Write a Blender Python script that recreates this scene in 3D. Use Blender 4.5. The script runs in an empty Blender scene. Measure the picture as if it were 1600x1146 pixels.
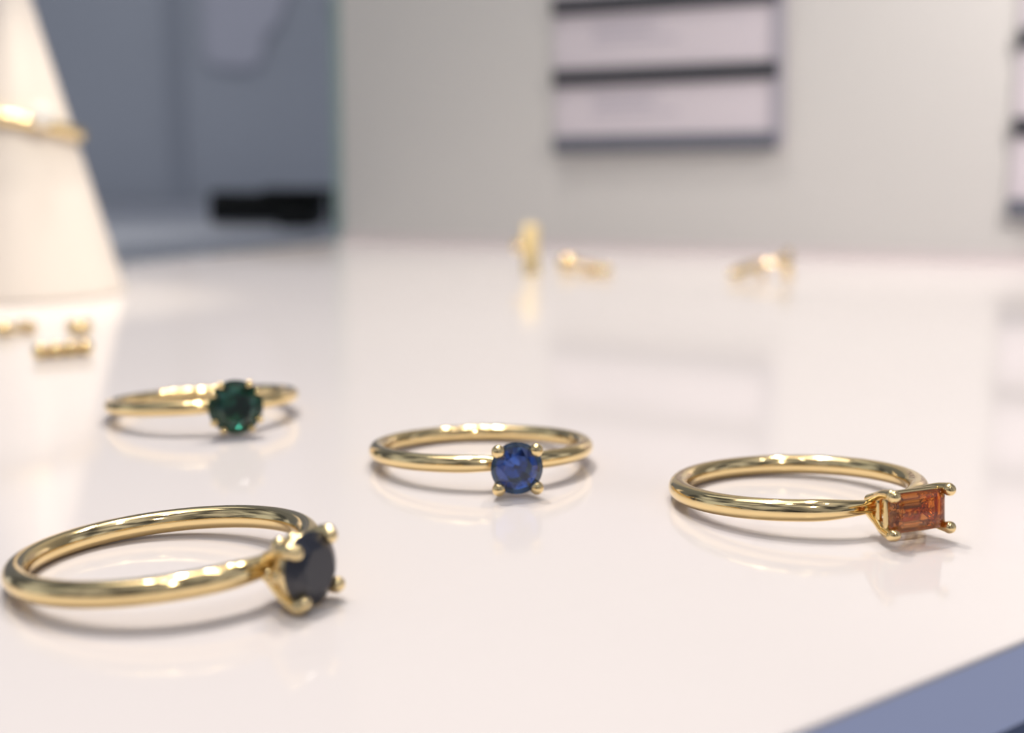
import bpy, bmesh, math, random
from mathutils import Vector, Matrix
from math import sin, cos, pi, radians as R
S = 0.001                                   # everything below is written in millimetres
scene = bpy.context.scene
col = scene.collection

# ------------------------------------------------------------------ camera
cam_d = bpy.data.cameras.new('camera')
cam = bpy.data.objects.new('camera', cam_d); col.objects.link(cam)
cam_d.sensor_fit = 'HORIZONTAL'; cam_d.sensor_width = 36.0
cam_d.lens = 2000 * 36 / 1600
cam_d.clip_start = 0.002; cam_d.clip_end = 50
cam.location = (0, 0, 28.416 * S)
cam.rotation_euler = (Matrix.Rotation(R(90 - 9.446), 4, 'X') @ Matrix.Rotation(R(0.177), 4, 'Z')).to_euler()
cam_d.dof.use_dof = True
cam_d.dof.focus_distance = 0.0985
cam_d.dof.aperture_fstop = 20
scene.camera = cam

# ------------------------------------------------------------------ light
scene.view_settings.view_transform = 'Standard'
scene.view_settings.look = 'None'
scene.view_settings.gamma = 1.0
scene.view_settings.use_curve_mapping = False
scene.view_settings.exposure = -0.22
scene.cycles.use_denoising = True
scene.cycles.max_bounces = 16
scene.cycles.transmission_bounces = 16
scene.cycles.glossy_bounces = 8

world = bpy.data.worlds.new('shop'); scene.world = world; world.use_nodes = True
bg = world.node_tree.nodes['Background']
wn = world.node_tree
w_tc = wn.nodes.new('ShaderNodeTexCoord'); w_no = wn.nodes.new('ShaderNodeTexNoise'); w_ra = wn.nodes.new('ShaderNodeValToRGB')
w_no.inputs['Scale'].default_value = 2.6; w_no.inputs['Detail'].default_value = 2.0
w_ra.color_ramp.elements[0].position = 0.40; w_ra.color_ramp.elements[0].color = (0.10, 0.11, 0.15, 1)
w_ra.color_ramp.elements[1].position = 0.62; w_ra.color_ramp.elements[1].color = (0.95, 0.98, 1.12, 1)
wn.links.new(w_tc.outputs['Generated'], w_no.inputs['Vector']); wn.links.new(w_no.outputs['Fac'], w_ra.inputs[0])
w_se = wn.nodes.new('ShaderNodeSeparateXYZ'); w_mr = wn.nodes.new('ShaderNodeMapRange'); w_mx = wn.nodes.new('ShaderNodeVectorMath'); w_mx.operation = 'SCALE'
w_mr.inputs['From Min'].default_value = -0.95; w_mr.inputs['From Max'].default_value = -0.45      # the photographer's side of the shop is dim
w_mr.inputs['To Min'].default_value = 0.5; w_mr.inputs['To Max'].default_value = 1.0
wn.links.new(w_tc.outputs['Generated'], w_se.inputs[0]); wn.links.new(w_se.outputs['Y'], w_mr.inputs['Value'])
wn.links.new(w_ra.outputs[0], w_mx.inputs[0]); wn.links.new(w_mr.outputs[0], w_mx.inputs['Scale'])
wn.links.new(w_mx.outputs[0], bg.inputs[0]); bg.inputs[1].default_value = 0.75      # dim and bright parts of the shop around

def lamp(name, kind, loc, target, energy, color, size=None, size_y=None, spot=None, blend=0.5):
    d = bpy.data.lights.new(name, kind); o = bpy.data.objects.new(name, d); col.objects.link(o)
    o.location = Vector(loc) * S
    o.rotation_euler = (Vector(target) - Vector(loc)).to_track_quat('-Z', 'Y').to_euler()
    d.energy = energy; d.color = color
    if kind == 'AREA':
        d.shape = 'RECTANGLE'; d.size = size * S; d.size_y = (size_y or size) * S
    else:
        d.shadow_soft_size = (size or 5) * S
    if kind == 'SPOT':
        d.spot_size = R(spot); d.spot_blend = blend
    return o
# added soft fill panel overhead for an evenly bright shelf, and the small lamps of the display case
lamp('overhead_fill_light', 'AREA', (-110, 270, 600), (-60, 220, 0), 0.9, (1.0, 0.93, 0.87), 420, 300)
for tx, ty, te in ((-140, 120, 1.1), (-85, 290, 5.0), (-60, 20, .35), (70, 190, .45), (180, 60, .35), (-35, 370, 1.5)):   # track lamps over the counter
    lamp('track_spot_light', 'SPOT', (tx, ty, 540), (-30 + tx * .45, 150 + (ty - 150) * .5, 0), te * 1.15, (1.0, 0.93, 0.87), 14, None, 75, 0.7)
lamp('case_spot_light', 'SPOT', (90, 330, 420), (-40, 150, 0), 1.9, (1.0, 0.92, 0.80), 9, None, 60, 0.6)
lamp('case_spot_light', 'SPOT', (10, 370, 420), (-40, 150, 0), 1.5, (1.0, 0.92, 0.82), 7, None, 60, 0.6)
lamp('shop_spot_light', 'SPOT', (45, -160, 330), (0, 100, 0), 1.15, (1.0, 0.95, 0.88), 8, None, 50, 0.6)
lamp('cone_spot_light', 'SPOT', (60, 130, 250), (-93, 245, 14), 2.8, (1.0, 0.90, 0.72), 8, None, 17, 0.6)
lamp('far_wall_fill_light', 'AREA', (-330, 560, 620), (-250, 700, 60), 0.10, (0.95, 0.97, 1.0), 300, 200)  # added fill, brightens the far wall beyond the glass
lamp('wall_spot_light', 'SPOT', (175, 230, 150), (125, 346, 40), 1.3, (1.0, 0.90, 0.85), 10, None, 75, 1.0)

# ------------------------------------------------------------------ materials
def mat(name, base, rough=0.5, metal=0.0, **kw):
    m = bpy.data.materials.new(name); m.use_nodes = True
    b = m.node_tree.nodes['Principled BSDF']
    b.inputs['Base Color'].default_value = (*base, 1)
    b.inputs['Roughness'].default_value = rough
    b.inputs['Metallic'].default_value = metal
    for k, v in kw.items():
        b.inputs[k.replace('_', ' ')].default_value = v
    return m
def bump(m, scale, strength, dist=0.05, stretch=None, detail=3):
    nt = m.node_tree; b = nt.nodes['Principled BSDF']
    tc = nt.nodes.new('ShaderNodeTexCoord'); n = nt.nodes.new('ShaderNodeTexNoise'); bp = nt.nodes.new('ShaderNodeBump')
    n.inputs['Scale'].default_value = scale; n.inputs['Detail'].default_value = detail
    if stretch:
        mp = nt.nodes.new('ShaderNodeMapping'); mp.inputs['Scale'].default_value = stretch
        nt.links.new(tc.outputs['Object'], mp.inputs['Vector']); nt.links.new(mp.outputs[0], n.inputs['Vector'])
    else:
        nt.links.new(tc.outputs['Object'], n.inputs['Vector'])
    bp.inputs['Strength'].default_value = strength; bp.inputs['Distance'].default_value = dist * S
    nt.links.new(n.outputs['Fac'], bp.inputs['Height']); nt.links.new(bp.outputs[0], b.inputs['Normal'])
    return m
def vary(m, c0, c1, scale, lo=0.35, hi=0.65):
    nt = m.node_tree; b = nt.nodes['Principled BSDF']
    tc = nt.nodes.new('ShaderNodeTexCoord'); n = nt.nodes.new('ShaderNodeTexNoise'); r = nt.nodes.new('ShaderNodeValToRGB')
    n.inputs['Scale'].default_value = scale
    r.color_ramp.elements[0].position = lo; r.color_ramp.elements[0].color = (*c0, 1)
    r.color_ramp.elements[1].position = hi; r.color_ramp.elements[1].color = (*c1, 1)
    nt.links.new(tc.outputs['Object'], n.inputs['Vector']); nt.links.new(n.outputs['Fac'], r.inputs[0])
    nt.links.new(r.outputs[0], b.inputs['Base Color'])
    return m
GOLD = bump(mat('yellow gold', (0.89, 0.69, 0.355), 0.10, 1.0), 900, 0.10, 0.03)
GOLD_SATIN = bump(mat('satin gold', (0.88, 0.70, 0.38), 0.22, 1.0), 700, 0.2, 0.04)
ACRYLIC = bump(mat('white gloss acrylic', (0.72, 0.675, 0.66), 0.08, Specular_IOR_Level=0.26), 25, 0.03, 0.05)
EDGE = mat('blue lilac edge', (0.66, 0.73, 1.0), 0.35)
WALL = mat('white wall board', (0.57, 0.565, 0.545), 0.6)
WALL_FAR = vary(mat('grey blue wall', (0.27, 0.29, 0.35), 0.7), (0.50, 0.525, 0.59), (0.62, 0.645, 0.71), 4)
COUNTER = mat('grey counter', (0.42, 0.43, 0.48), 0.5)
CONE = mat('cream resin', (0.72, 0.66, 0.61), 0.35)
BLACK = mat('black plastic', (0.004, 0.0045, 0.005), 0.6, Specular_IOR_Level=0.2)
STRIP = mat('charcoal strip', (0.03, 0.033, 0.042), 0.6)
STRIP_LOW = mat('grey strip', (0.11, 0.12, 0.15), 0.6)
CARD = mat('lilac white card', (0.60, 0.56, 0.60), 0.6)
CARD_TEXT = mat('grey print', (0.42, 0.40, 0.46), 0.7)
SHEET = mat('pale lilac sheet', (0.74, 0.73, 0.82), 0.7)
SEAM = mat('dark seam', (0.47, 0.495, 0.56), 0.7)
GLASS = mat('clear glass', (0.93, 0.97, 0.97), 0.02, Transmission_Weight=1.0, IOR=1.03)
GLASS_EDGE = mat('green glass edge', (0.26, 0.36, 0.35), 0.3)

def gem_mat(name, deep, glow, ior, mixv, rough=0.0, body_rough=0.4):
    """cut stone: coloured refraction over a body of the same hue (diffuse mix)"""
    m = bpy.data.materials.new(name); m.use_nodes = True; nt = m.node_tree
    out = nt.nodes['Material Output']; b = nt.nodes['Principled BSDF']
    b.inputs['Base Color'].default_value = (*deep, 1); b.inputs['Roughness'].default_value = rough
    b.inputs['Transmission Weight'].default_value = 1.0; b.inputs['IOR'].default_value = ior
    c = nt.nodes.new('ShaderNodeBsdfPrincipled'); c.inputs['Base Color'].default_value = (*glow, 1)
    c.inputs['Roughness'].default_value = body_rough; c.inputs['IOR'].default_value = ior
    c.inputs['Coat Weight'].default_value = 1.0; c.inputs['Coat Roughness'].default_value = 0.02
    mx = nt.nodes.new('ShaderNodeMixShader'); mx.inputs[0].default_value = mixv
    if mixv > .5: c.inputs['Coat Weight'].default_value = 0.0
    nt.links.new(b.outputs[0], mx.inputs[1]); nt.links.new(c.outputs[0], mx.inputs[2])
    nt.links.new(mx.outputs[0], out.inputs['Surface'])
    return m
GEM_BLUE = gem_mat('blue sapphire', (0.045, 0.14, 0.58), (0.02, 0.05, 0.25), 1.76, 0.02)
GEM_ORANGE = gem_mat('orange citrine', (0.80, 0.27, 0.05), (0.30, 0.07, 0.015), 1.62, 0.08)
GEM_NAVY = gem_mat('inky navy sapphire', (0.02, 0.03, 0.10), (0.006, 0.008, 0.022), 1.76, 0.8, 0.04, 0.35)
GEM_GREEN = gem_mat('deep green tourmaline', (0.014, 0.115, 0.085), (0.004, 0.022, 0.020), 1.62, 0.05)
HOOP = mat('soft gold', (0.93, 0.72, 0.36), 0.42, 1.0)
GEM_CLEAR_GLINT = gem_mat('clear stone', (0.98, 0.97, 0.95), (0.93, 0.91, 0.88), 1.6, 0.75)  # mostly opaque white body paints in the stone's bright glint

# ------------------------------------------------------------------ helpers
def link(name, bm, m, parent=None, smooth=True, M=None):
    if M is not None:
        bm.transform(M)
    bm.transform(Matrix.Scale(S, 4))
    bmesh.ops.recalc_face_normals(bm, faces=bm.faces)
    me = bpy.data.meshes.new(name); bm.to_mesh(me); bm.free()
    if smooth:
        for p in me.polygons: p.use_smooth = True
    me.materials.append(m)
    o = bpy.data.objects.new(name, me); col.objects.link(o)
    if parent is not None: o.parent = parent
    return o
def tag(o, label=None, cat=None, group=None, kind=None):
    if label: o['label'] = label
    if cat: o['category'] = cat
    if group: o['group'] = group
    if kind: o['kind'] = kind
    return o
def thing(name, loc, rz, label, cat, group=None):
    o = bpy.data.objects.new(name, None); col.objects.link(o)
    o.empty_display_size = 0.003
    o.location = Vector(loc) * S; o.rotation_euler = (0, 0, rz)
    return tag(o, label, cat, group)
def add_box(bm, x0, x1, y0, y1, z0, z1, bev=0.0):
    r = bmesh.ops.create_cube(bm, size=1)
    vs = r['verts']
    for v in vs:
        v.co = Vector((x0 + (v.co.x + .5) * (x1 - x0), y0 + (v.co.y + .5) * (y1 - y0), z0 + (v.co.z + .5) * (z1 - z0)))
    if bev:
        es = list({e for v in vs for e in v.link_edges})
        bmesh.ops.bevel(bm, geom=es, offset=bev, segments=3, affect='EDGES', profile=0.5)
    return bm
def box(*a, **k):
    return add_box(bmesh.new(), *a, **k)
def add_tube(bm, pts, radii, n=20, closed=False, flat=1.0, flat_axis=None):
    """swept round tube along pts; rounded ends"""
    pts = [Vector(p) for p in pts]; N = len(pts)
    if not hasattr(radii, '__len__'): radii = [radii] * N
    tang = []
    for i in range(N):
        if closed: t = pts[(i + 1) % N] - pts[i - 1]
        else: t = pts[min(i + 1, N - 1)] - pts[max(i - 1, 0)]
        tang.append(t.normalized())
    nrm = tang[0].orthogonal().normalized()
    if flat_axis is not None:
        nrm = (Vector(flat_axis) - tang[0] * tang[0].dot(Vector(flat_axis))).normalized()
    rings = []
    for i in range(N):
        nrm = (nrm - tang[i] * nrm.dot(tang[i])).normalized(); bi = tang[i].cross(nrm)
        rings.append([bm.verts.new(pts[i] + radii[i] * (cos(2 * pi * k / n) * nrm * flat + sin(2 * pi * k / n) * bi)) for k in range(n)])
    rg = range(N) if closed else range(N - 1)
    for i in rg:
        a, b = rings[i], rings[(i + 1) % N]
        for k in range(n):
            bm.faces.new((a[k], a[(k + 1) % n], b[(k + 1) % n], b[k]))
    if not closed:
        for ring, t, r in ((rings[0], -tang[0], radii[0]), (rings[-1], tang[-1], radii[-1])):
            prev = ring; c0 = sum((v.co for v in ring), Vector()) / n
            for st in (0.5, 0.8):
                cur = [bm.verts.new(c0 + (v.co - c0) * math.sqrt(1 - st * st) + t * r * st) for v in ring]
                for k in range(n): bm.faces.new((prev[k], prev[(k + 1) % n], cur[(k + 1) % n], cur[k]))
                prev = cur
            tip = bm.verts.new(c0 + t * r * 0.95)
            for k in range(n): bm.faces.new((prev[k], prev[(k + 1) % n], tip))
    return bm
def tube(*a, **k): return add_tube(bmesh.new(), *a, **k)
def spline(ps, n=8):
    ps = [Vector(p) for p in ps]; out = []
    for i in range(len(ps) - 1):
        p0, p1, p2, p3 = ps[max(i - 1, 0)], ps[i], ps[i + 1], ps[min(i + 2, len(ps) - 1)]
        for k in range(n):
            t = k / n
            out.append(0.5 * ((2 * p1) + (p2 - p0) * t + (2 * p0 - 5 * p1 + 4 * p2 - p3) * t * t + (3 * p1 - p0 - 3 * p2 + p3) * t ** 3))
    return out + [ps[-1]]
def lerp_list(vals, N):
    out = []
    for i in range(N):
        t = i / (N - 1) * (len(vals) - 1); k = min(int(t), len(vals) - 2)
        out.append(vals[k] + (vals[k + 1] - vals[k]) * (t - k))
    return out
def add_ball(bm, c, r, sx=1, sy=1, sz=1, sub=3):
    q = bmesh.ops.create_icosphere(bm, subdivisions=sub, radius=1)
    for v in q['verts']:
        v.co = Vector((c[0] + v.co.x * r * sx, c[1] + v.co.y * r * sy, c[2] + v.co.z * r * sz))
    return bm
def lathe(prof, n=64):
    bm = bmesh.new(); rings = []
    for r, z in prof:
        rings.append([bm.verts.new((r * cos(2 * pi * k / n), r * sin(2 * pi * k / n), z)) for k in range(n)])
    for a, b in zip(rings, rings[1:]):
        for k in range(n): bm.faces.new((a[k], a[(k + 1) % n], b[(k + 1) % n], b[k]))
    bm.faces.new(rings[0][::-1]); bm.faces.new(rings[-1])
    return bm
def hull(points):
    bm = bmesh.new()
    for p in points: bm.verts.new(p)
    r = bmesh.ops.convex_hull(bm, input=bm.verts)
    junk = [g for g in r['geom_interior'] if isinstance(g, bmesh.types.BMVert)]
    if junk: bmesh.ops.delete(bm, geom=junk, context='VERTS')
    bmesh.ops.dissolve_limit(bm, angle_limit=R(0.4), verts=bm.verts, edges=bm.edges)
    return bm
# cut stones: local +X is the way the table faces, girdle in the YZ plane
def brilliant(r, crown=0.32, pav=0.84, table=0.56):
    P = []
    def ringp(n, rad, x, off):
        for k in range(n):
            a = 2 * pi * (k + off) / n; P.append((x * r, rad * r * cos(a), rad * r * sin(a)))
    ringp(8, table, crown, 0.0); ringp(8, 0.80, crown * 0.60, 0.5)
    ringp(32, 1.0, 0.03, 0.0); ringp(32, 1.0, -0.03, 0.0); ringp(16, 0.93, crown * 0.26, 0.5)
    ringp(8, 0.50, -pav * 0.545, 0.5); ringp(8, 0.09, -pav, 0.0)
    return hull(P)
def step_cut(w, h, crown=0.55, pav=1.5):
    P = []
    def rect(hw, hh, c, x):
        for sy in (-1, 1):
            for sz in (-1, 1):
                P.append((x, sy * (hw - c), sz * hh)); P.append((x, sy * hw, sz * (hh - c)))
    w2, h2 = w / 2, h / 2
    rect(w2, h2, .42, .05); rect(w2, h2, .42, -.05)
    rect(w2 - .22, h2 - .22, .36, crown * .55); rect(w2 - .46, h2 - .46, .28, crown * .88); rect(w2 - .74, h2 - .70, .18, crown)
    rect(w2 - .40, h2 - .30, .34, -pav * .38); rect(w2 - .95, h2 - .68, .26, -pav * .70); rect(w2 - 1.5, h2 - 1.08, .14, -pav * .90)
    rect(w2 - 1.8, h2 - 1.36, .03, -pav)
    return hull(P)

# ------------------------------------------------------------------ the display shelf
# front edge of the slab runs from (14,60) to (30.5,72.4): the camera looks in over it
A = Vector((14.1, 59.9)); D = Vector((16.4, 12.5)).normalized(); Nn = Vector((-D.y, D.x))
p_l = A - D * 260; p_r = A + D * 340
shelf = thing('display_shelf', (0, 150, 0), 0, 'wide glossy white display shelf under all the rings', 'shelf')
def slab(poly, z0, z1, bev):
    bm = bmesh.new()
    vs = [bm.verts.new((x, y, z0)) for x, y in poly]; f = bm.faces.new(vs)
    g = bmesh.ops.extrude_face_region(bm, geom=[f]); up = [v for v in g['geom'] if isinstance(v, bmesh.types.BMVert)]
    for v in up: v.co.z = z1
    es = [e for e in bm.edges if all(abs(v.co.z - z1) < 1e-6 for v in e.verts)]
    if bev: bmesh.ops.bevel(bm, geom=es, offset=bev, segments=5, affect='EDGES', profile=0.5)
    return bm
W0 = Vector((12.6, 391.0)); WD = Vector((0.925, -0.380)).normalized(); WN = Vector((-WD.y, WD.x))   # back wall line
C0 = W0 - WD * 77                                                                              # its left corner
GD = Vector((-0.42, -0.907)).normalized()
far_l = C0 + GD * 520; far_r = W0 + WD * 420
poly = [tuple(p_l), tuple(p_r), (far_r.x, far_r.y), (C0.x, C0.y), (far_l.x, far_l.y)]
OFF = Vector((0, 150))
M0 = Matrix.Translation((0, -150, 0))
o = link('shelf_top', slab(poly, -.3, 0.0, 0.2), ACRYLIC, shelf, False, M0)
bm = bmesh.new()
q = [p_l + Nn * .05, p_r + Nn * .05, p_r + Nn * 14, p_l + Nn * 14]
o = link('shelf_edge', slab([tuple(v) for v in q], -5.4, -.3, 0), EDGE, shelf, False, M0)
o['label'] = 'lilac blue front edge'
q = [p_l + Nn * 2.5, p_r + Nn * 2.5, p_r + Nn * 14, p_l + Nn * 14]
o = link('shelf_base', slab([tuple(v) for v in q], -60.0, -5.4, 0), mat('dark blue base', (0.10, 0.14, 0.26), 0.4), shelf, False, M0)
o['label'] = 'dark blue base below the edge'

# ------------------------------------------------------------------ walls, glass and the room behind it
def upright(name, a, b, z0, z1, th, m, parent=None):
    """vertical board from a to b (2-D), th thick on its far side"""
    d = (b - a).normalized(); n = Vector((-d.y, d.x)) * th
    bm = bmesh.new()
    lo = [bm.verts.new((p.x, p.y, z0)) for p in (a, b, b + n, a + n)]
    hi = [bm.verts.new((p.x, p.y, z1)) for p in (a, b, b + n, a + n)]
    bm.faces.new(lo[::-1]); bm.faces.new(hi)
    for i in range(4): bm.faces.new((lo[i], lo[(i + 1) % 4], hi[(i + 1) % 4], hi[i]))
    return link(name, bm, m, parent, False)
wall_back = tag(upright('wall_back', C0 + WD * 4, far_r, -3, 330, 12, WALL), 'pale wall board behind the shelf', None, None, 'structure')
base = tag(upright('baseboard_back', C0 + WD * 4 - WN * 2.0, far_r - WN * 2.0, 0.0, 2.6, 2.0, mat('baseboard grey', (0.60, 0.55, 0.55), .5)), 'low strip along the foot of the wall', None, None, 'structure')
win = upright('window_1', C0 + GD * 500, C0 - GD * 2, 0.0, 330, 3.0, GLASS)
tag(win, 'glass side of the display case', None, None, 'structure')
ge = upright('window_frame', C0 + WD * 0.5, C0 + WD * 3.8, 0.0, 330, 6.0, GLASS_EDGE, win); ge['label'] = 'green glass edge'
tag(upright('wall_far', Vector((-900, 800)), Vector((300, 800)), -200, 700, 20, WALL_FAR), 'grey blue wall of the shop', None, None, 'structure')
tag(upright('trim_1', Vector((-211, 797)), Vector((-202, 797)), -2, 700, 2.5, SEAM), 'dark upright seam in the far wall', None, None, 'structure')
ct = thing('side_counter', (-300, 600, -40), 0, 'grey counter beyond the glass side of the case', 'counter')
bm = slab([(-900, 250), (far_l.x - 8, far_l.y), (C0.x - 8, C0.y + 6), (260, 420), (260, 796), (-900, 796)], -40, -0.4, 0)
link('worktop', bm, COUNTER, ct, False, Matrix.Translation((300, -600, 40)))

# hanging sheet seen through the glass
sh = bmesh.new()
outline = [(-187, 300), (-187, 86), (-180, 80), (-160, 79), (-153, 84), (-150, 100), (-143, 104), (-134, 128), (-128, 300)]
f0 = [sh.verts.new((x, 0, z)) for x, z in outline]; ff = sh.faces.new(f0)
g = bmesh.ops.extrude_face_region(sh, geom=[ff])
for v in g['geom']:
    if isinstance(v, bmesh.types.BMVert): v.co.y += 1.0
o = link('hanging_sheet', sh, SHEET, None, False); o.location = (0, 0.7965, 0)
tag(o, 'pale lilac sheet hanging behind the glass with a slanted lower corner', 'sheet')

# black box on the counter
bb = thing('black_box', (-98, 520, -.4), R(-2), 'small black box on the counter behind the glass', 'box')
link('body', box(-23, 22, -8, 8, 1.2, 13.5, bev=1.5), BLACK, bb)
link('lid', box(-2, 24, -9, 9, 11.5, 14.8, bev=1.2), BLACK, bb)
link('foot', box(9, 21, -8.5, -2, 0, 3, bev=0.8), BLACK, bb)
link('tab', box(8, 22, -26, -7, 0, 5, bev=1.5), BLACK, bb)

# ------------------------------------------------------------------ label boards on the wall
def label_board(s0, width, zs, roll, label, texts):
    p = W0 + WD * s0
    o = thing('label_board', (p.x, p.y, zs[-1]), math.atan2(WD.y, WD.x), label, 'label board', 'label boards on the back wall')
    Mr = Matrix.Rotation(-roll, 4, 'Y')
    z = [v - zs[-1] for v in zs]
    link('backing', box(0, width, -1.4, -.05, -1.9, z[0] + 22, bev=.15), CARD, o, False, Mr)
    for i, v in enumerate(z):
        link('strip', box(-.2, width - 1.5, -2.6, -1.2, v - 2.5, v + 2.5, bev=.25), STRIP_LOW if i == len(z) - 1 else STRIP, o, False, Mr)
    link('side_shadow', box(width - 3.4, width + .4, -2.2, -1.3, -1.5, z[0] + 22, bev=.2), mat('side shadow grey', (0.36, 0.35, 0.40), .5), o, False, Mr)  # shadow down the board's right side, built as a grey strip
    tops = [z[0] + 20] + z[:-1]
    for i, (zt, zb) in enumerate(zip(tops, z)):
        c = link('insert_card', box(1.5, width - 4, -1.75, -1.35, zb + 2.2, zt - 2.2), CARD, o, False, Mr)
        for k, (x0, x1) in enumerate(texts):
            zz = zt - 5.6 - k * 2.5
            link('print_line', box(x0, x1, -1.80, -1.74, zz - .55, zz + .55), CARD_TEXT, c, False, Mr)
label_board(0.6, 68, (71.0, 50.4, 30.9), R(1.2), 'pale label board with dark strips, whole width in view on the wall', [(12, 33), (13, 30), (12, 38)])
label_board(128.6, 68, (58.2, 35.7, 14.5), R(0), 'pale label board with dark strips, cut off by the picture edge', [(12, 30), (13, 27)])

# ------------------------------------------------------------------ rings
def make_ring(x, y, az, tau, L, rad, Rc, label):
    """root at the table; returns root and the matrix from ring space (+X to the stone, Z up through the hoop)"""
    t = thing('ring', (x, y, 0), az - pi / 2, label, 'ring', 'gem rings laid on the shelf')
    M = Matrix.Translation((0, 0, rad + Rc * sin(tau))) @ Matrix.Rotation(-tau, 4, 'Y')
    return t, M
def band(t, M, Rc, rad, m, pinch=0.8, wide=0.35, head=1.0):
    N = 160; pts = []; rr = []
    for k in range(N):
        a = 2 * pi * k / N
        d = abs((a + pi) % (2 * pi) - pi)
        f = min(1, max(0, (d - .08) / wide)); f = f * f * (3 - 2 * f)
        pts.append((Rc * cos(a), Rc * sin(a), 0)); rr.append(rad * (pinch + (1 - pinch) * f))
    return link('band', tube(pts, rr, 28, closed=True), m, t, True, M)
def prong(t, M, path, radii, m, bead=None, flat=1.0):
    ps = spline(path, 8); bm = tube(ps, lerp_list(radii, len(ps)), 16, flat=flat)
    if bead: add_ball(bm, bead[0], bead[1], *bead[2:])
    return link('prong', bm, m, t, True, M)
def gallery(t, M, x, hw, hh, r, m, n=4.0, name='gallery_rail', N=72):
    pts = []
    for k in range(N):
        a = 2 * pi * k / N; c, s = cos(a), sin(a)
        pts.append((x, hw * math.copysign(abs(c) ** (2 / n), c), hh * math.copysign(abs(s) ** (2 / n), s)))
    return link(name, tube(pts, r, 14, closed=True), m, t, True, M)

RC = 9.6
# --- blue sapphire ring
L = 12.55
ring, M = make_ring(-2.83, 115.89, R(15.1), R(4.6), L, .78, RC, 'gold ring with round blue stone in four ball prongs')
band(ring, M, RC, .78, GOLD, .85)
H = M @ Matrix.Translation((L, 0, 0)) @ Matrix.Rotation(R(-6), 4, 'Z')
b = bmesh.new(); add_ball(b, (-2.75, 0, 0), .8, .7, 1.15, .9)
setting = link('setting', b, GOLD, ring, True, H)
gallery(setting, H, -1.35, 1.15, 1.15, .26, GOLD, 2.0)
gallery(setting, H, -.45, 1.78, 1.78, .24, GOLD, 2.0)
for sy in (-1, 1):
    for sz in (-1, 1):
        prong(setting, H, [(-2.9, .45 * sy, .4 * sz), (-1.7, 1.0 * sy, .95 * sz), (-.6, 1.5 * sy, 1.45 * sz), (.25, 1.66 * sy, 1.62 * sz)], [.38, .36, .36, .40], GOLD,
              ((.42, 1.60 * sy, 1.58 * sz - .08), .58))
g = link('gemstone', brilliant(2.2), GEM_BLUE, ring, False, H @ Matrix.Rotation(R(11), 4, 'X')); g['label'] = 'round blue stone'

# --- orange emerald-cut ring
L = 12.7
ring, M = make_ring(23.42, 102.31, R(31.0), R(4.2), L, .85, RC, 'gold ring with rectangular orange stone in an open basket')
band(ring, M, RC, .85, GOLD, .60, .55)
H = M @ Matrix.Translation((L, 0, 0)) @ Matrix.Rotation(R(-9), 4, 'Z')
hw, hh = 2.55, 1.45
b = bmesh.new(); add_ball(b, (-2.95, 0, 0), .75, .7, 2.2, .9)
setting = link('setting', b, GOLD, ring, True, H)
gallery(setting, H, -1.75, hw - .45, hh - .5, .24, GOLD, 7.0)
gallery(setting, H, -2.9, hw - .75, .62, .28, GOLD, 7.0)
gallery(setting, H, -.42, hw - .12, hh - .08, .27, GOLD, 9.0)
for sy in (-1, 1):
    for sz in (-1, 1):
        prong(setting, H, [(-3.3, sy * 1.75, sz * .45), (-2.0, sy * 2.05, sz * .95), (-.8, sy * 2.40, sz * 1.36), (.35, sy * 2.62, sz * 1.50)], [.42, .36, .36, .42], GOLD,
              ((.55, sy * 2.50, sz * 1.42), .47, 1, 1.05, 1))
g = link('gemstone', step_cut(5.0, 2.95), GEM_ORANGE, ring, False, H); g['label'] = 'rectangular orange stone'

# --- dark navy ring
L = 12.35
ring, M = make_ring(-23.45, 83.54, R(61.1), R(5.2), L, .85, RC, 'gold ring with round near-black navy stone and chunky prongs')
band(ring, M, RC, .85, GOLD, .85)
H = M @ Matrix.Translation((L, 0, -.30)) @ Matrix.Rotation(R(-3), 4, 'Z') @ Matrix.Rotation(R(5), 4, 'X')
b = bmesh.new(); add_ball(b, (-2.8, 0, .1), .85, .8, 1.2, 1.1)
setting = link('setting', b, GOLD_SATIN, ring, True, H)
gallery(setting, H, -.55, 1.95, 1.95, .34, GOLD_SATIN, 2.0)
for sy in (-1, 1):
    for sz in (-1, 1):
        prong(setting, H, [(-3.0, .6 * sy, .6 * sz), (-1.8, 1.15 * sy, 1.15 * sz), (-.6, 1.66 * sy, 1.66 * sz), (.2, 1.84 * sy, 1.82 * sz), (.55, 1.62 * sy, 1.60 * sz)], [.5, .5, .5, .52, .46], GOLD_SATIN,
              ((.52, 1.66 * sy, 1.64 * sz), .50))
for q in range(4):
    # scrolled arch between each two prongs, with a bead on top of it
    a0 = q * pi / 2; pa = []
    for k in range(9):
        u = k / 8 * 2 - 1; a = a0 + u * pi / 4; rr = 1.15 + .75 * abs(u) ** 1.3
        pa.append((-1.95 + 1.35 * abs(u) ** 1.6, rr * cos(a), rr * sin(a)))
    link('arch', tube(spline(pa, 4), .22, 12), GOLD_SATIN, setting, True, H)
    bq = bmesh.new(); add_ball(bq, (-1.15, 1.80 * cos(a0), 1.80 * sin(a0)), .50); link('bead', bq, GOLD_SATIN, setting, True, H)
    bq = bmesh.new(); add_ball(bq, (-2.35, 1.42 * cos(a0), 1.38 * sin(a0)), .55); link('bead', bq, GOLD_SATIN, setting, True, H)
g = link('gemstone', brilliant(2.38, .34, .84, .60), GEM_NAVY, ring, False, H @ Matrix.Rotation(R(22.5), 4, 'X')); g['label'] = 'round navy stone'

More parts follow.
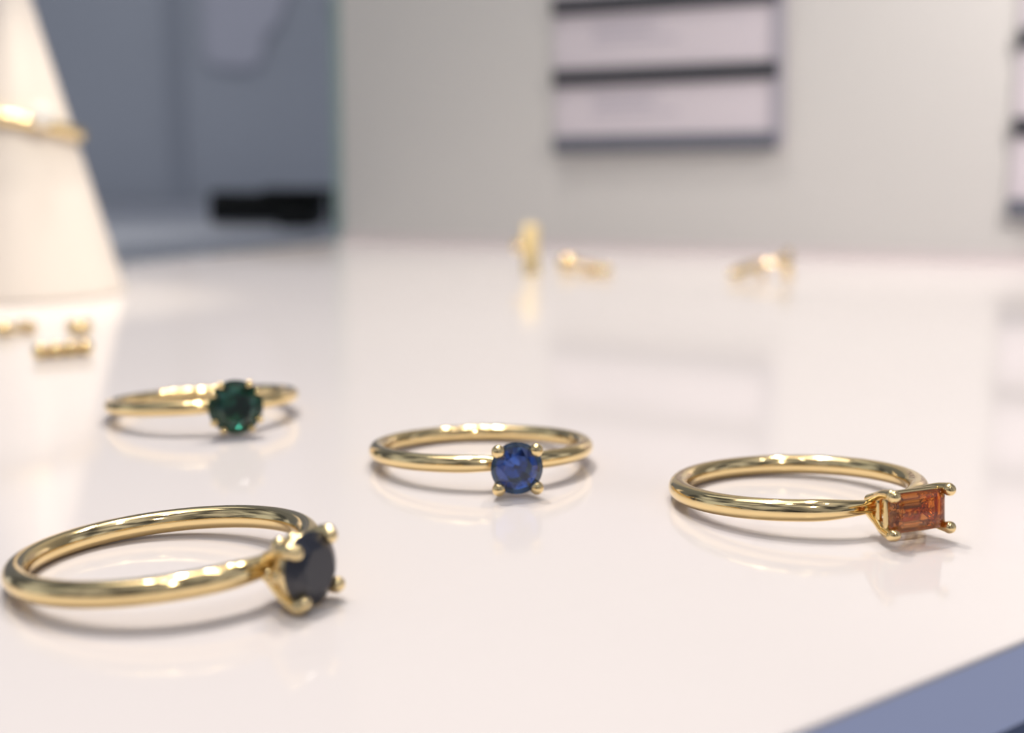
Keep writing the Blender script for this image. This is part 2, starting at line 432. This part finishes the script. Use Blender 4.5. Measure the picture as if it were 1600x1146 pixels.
# --- green ring
L = 12.3
ring, M = make_ring(-33.73, 137.22, R(28.9), R(6.3), L, .75, RC, 'gold ring with round dark green stone in paired claw prongs')
band(ring, M, RC, .75, GOLD, .85)
H = M @ Matrix.Translation((L, 0, 0)) @ Matrix.Rotation(R(-10), 4, 'Z')
b = bmesh.new(); add_ball(b, (-2.75, 0, 0), .7, .6, 1.1, .9)
setting = link('setting', b, GOLD, ring, True, H)
gallery(setting, H, -1.5, 1.5, 1.5, .26, GOLD, 2.0)
gallery(setting, H, -.5, 2.3, 2.3, .26, GOLD, 2.0)
for q in range(4):
    for da in (-13, 13):
        a = R(45 + 90 * q + da); c, s = cos(a), sin(a)
        prong(setting, H, [(-2.9, .9 * c, .7 * s), (-1.5, 1.7 * c, 1.65 * s), (-.5, 2.45 * c, 2.45 * s), (.2, 2.80 * c, 2.80 * s), (.62, 2.50 * c, 2.50 * s)], [.3, .28, .27, .27, .24], GOLD,
              ((.50, 2.66 * c, 2.66 * s), .38))
g = link('gemstone', brilliant(2.75, .33, .66, .55), GEM_GREEN, ring, False, H); g['label'] = 'round dark green stone'

# ------------------------------------------------------------------ ring cone with a ring on it
cx, cy = -99.8, 260.0
prof = [(19.6, 0), (20.0, .5), (19.8, 1.4)] + [(19.8 - 17.2 * k / 12, 1.4 + 64.5 * k / 12) for k in range(1, 13)] + [(1.5, 66.9), (.8, 67.3)]
o = link('ring_cone', lathe(prof, 96), CONE, None, True)
o.location = Vector((cx, cy, 0)) * S
tag(o, 'tall cream cone holding up a gold ring by the glass', 'ring cone')
t = thing('ring', (cx + 1.0, cy, 34.0), 0, 'gold ring with a clear stone worn on the cream cone', 'ring')
Mt = Matrix.Rotation(R(-6), 4, 'X') @ Matrix.Rotation(R(9), 4, 'Y')
rr = 11.9
link('band', tube([(rr * cos(2 * pi * k / 96), rr * sin(2 * pi * k / 96), 0) for k in range(96)], 1.35, 20, closed=True), GOLD_SATIN, t, True, Mt)
a = R(-50); gp = Mt @ Vector((rr * cos(a), rr * sin(a), 0))
Hc = Matrix.Translation(gp) @ Matrix.Rotation(a, 4, 'Z')
link('setting', lathe([(.7, -.6), (1.1, .4), (1.35, 1.3), (1.2, 1.35)], 24), GOLD_SATIN, t, True, Hc @ Matrix.Rotation(R(90), 4, 'Y'))
link('gemstone', brilliant(2.3), GEM_CLEAR_GLINT, t, False, Hc @ Matrix.Translation((1.9, 0, 1.6)))

# ------------------------------------------------------------------ small earrings
def butterfly(t, loc, rz, m=GOLD):
    """scroll back of a post earring: two curls and a plate"""
    Mb = Matrix.Translation(loc) @ Matrix.Rotation(rz, 4, 'Z')
    bm = bmesh.new()
    for s in (-1, 1):
        pts = [(0, 0, .2)] + [(s * (1.0 + .75 * cos(pi + k * .75)), 0, .9 + .75 * sin(k * .75 + pi) * -1) for k in range(7)]
        add_tube(bm, spline(pts, 4), .32, 12)
    add_box(bm, -.9, .9, -.7, .7, 0, .4, bev=.12)
    return link('butterfly_back', bm, m, t, True, Mb)
# bar stud of four beads in front of the cone
t = thing('earring', (-63.0, 177.5, 0), R(36), 'gold bar stud of four beads lying before the cone', 'earring')
for k in range(4):
    b = bmesh.new(); add_ball(b, (-3.1 + 2.07 * k, 0, 1.12), 1.12)
    link('bead', b, GOLD, t)
link('bar', box(-3.6, 3.6, .3, .9, .1, .6, bev=.15), GOLD, t)
link('post', tube([(0, .8, .6), (0, 4.5, .45)], .4, 12), GOLD, t)
# two round studs beside the cone foot
for i, (x, y, rz, lab) in enumerate([(-68.0, 199.5, R(20), 'small gold stud behind the four-bead bar stud'), (-79.5, 198.5, R(-25), 'small gold stud at the foot of the cone, cut by the picture edge')]):
    t = thing('earring', (x, y, 0), rz, lab, 'earring', 'small gold studs by the cone')
    link('stud_head', lathe([(.3, 0), (1.2, .3), (1.7, 1.0), (1.5, 1.7), (.5, 2.2)], 28), GOLD, t, True, Matrix.Translation((0, 0, 0)))
    link('post', tube([(0, .8, .8), (0, 5.5, .5)], .4, 12), GOLD, t)
    butterfly(t, (0, 4.6, 0), 0)
# flat bar earring standing upright at the back
t = thing('earring', (4.6, 305.0, 0), R(4), 'flat gold bar earring standing upright with a bead at its side', 'earring')
Mb = Matrix.Rotation(R(-17), 4, 'X')
link('bar', box(-1.9, 1.9, -.6, .6, .2, 12.0, bev=.35), HOOP, t, True, Mb)
b = bmesh.new(); add_ball(b, (-3.2, -.8, 6.8), 1.5); link('bead', b, GOLD, t)
link('post', tube([(-1.8, .6, 6.6), (-2.6, -.6, 6.6)], .45, 12), GOLD, t)
link('foot', box(-1.6, 1.6, -.8, 2.2, 0, .5, bev=.15), GOLD, t)
# pair of studs right of the hoop
def stud(x, y, rz, s, lab, group, tilt=0.0):
    t = thing('earring', (x, y, 0), rz, lab, 'earring', group)
    Mh = Matrix.Scale(s, 4)
    link('stud_head', lathe([(.4, 0), (1.5, .3), (2.0, 1.2), (1.9, 2.3), (1.1, 3.0), (.3, 3.2)], 28), GOLD, t, True, Mh)
    link('post', tube([(0, 0, 1.6), (7.0, 0, .6)], .45, 12), GOLD, t, True, Mh)
    butterfly(t, (5.2 * s, 0, 0), R(90))
stud(13.6, 315, R(25), 1.25, 'plump gold stud just beside the upright bar earring', 'gold studs at the back of the shelf')
stud(21.8, 303, R(-150), .85, 'smaller gold stud between the upright bar and the slanted bar earring', 'gold studs at the back of the shelf')
# two bar earrings lying further along
t = thing('earring', (54.0, 294, 0), R(38), 'long gold bar earring lying slanted on the shelf below the label boards', 'earring', 'bar earrings at the back of the shelf')
link('bar', tube(spline([(-4.8, 0, 1.5), (-2, .4, 2.0), (1, 0, 2.6), (4, -.2, 3.4)], 6), lerp_list([1.1, 1.4, 1.3, 1.0], 19), 18), GOLD, t)
link('post', tube([(4, 0, 3.2), (6.5, -3.5, 3.8), (8, -5.5, 3.2)], .5, 12), GOLD, t)
butterfly(t, (5.0, -.4, 0), R(20))
t = thing('earring', (63.6, 297, 0), R(0), 'short gold bar earring standing upright beside the long slanted bar earring', 'earring', 'bar earrings at the back of the shelf')
link('bar', tube([(0, 0, 1.0), (.2, 0, 3.2), (.3, .2, 5.9)], [1.0, 1.1, .95], 18), GOLD, t)
link('post', tube([(0, 0, 4.6), (-2.5, 1.4, 4.4)], .45, 12), GOLD, t)
b = bmesh.new(); add_ball(b, (.9, 0, .75), .75); link('bead', b, GOLD, t)
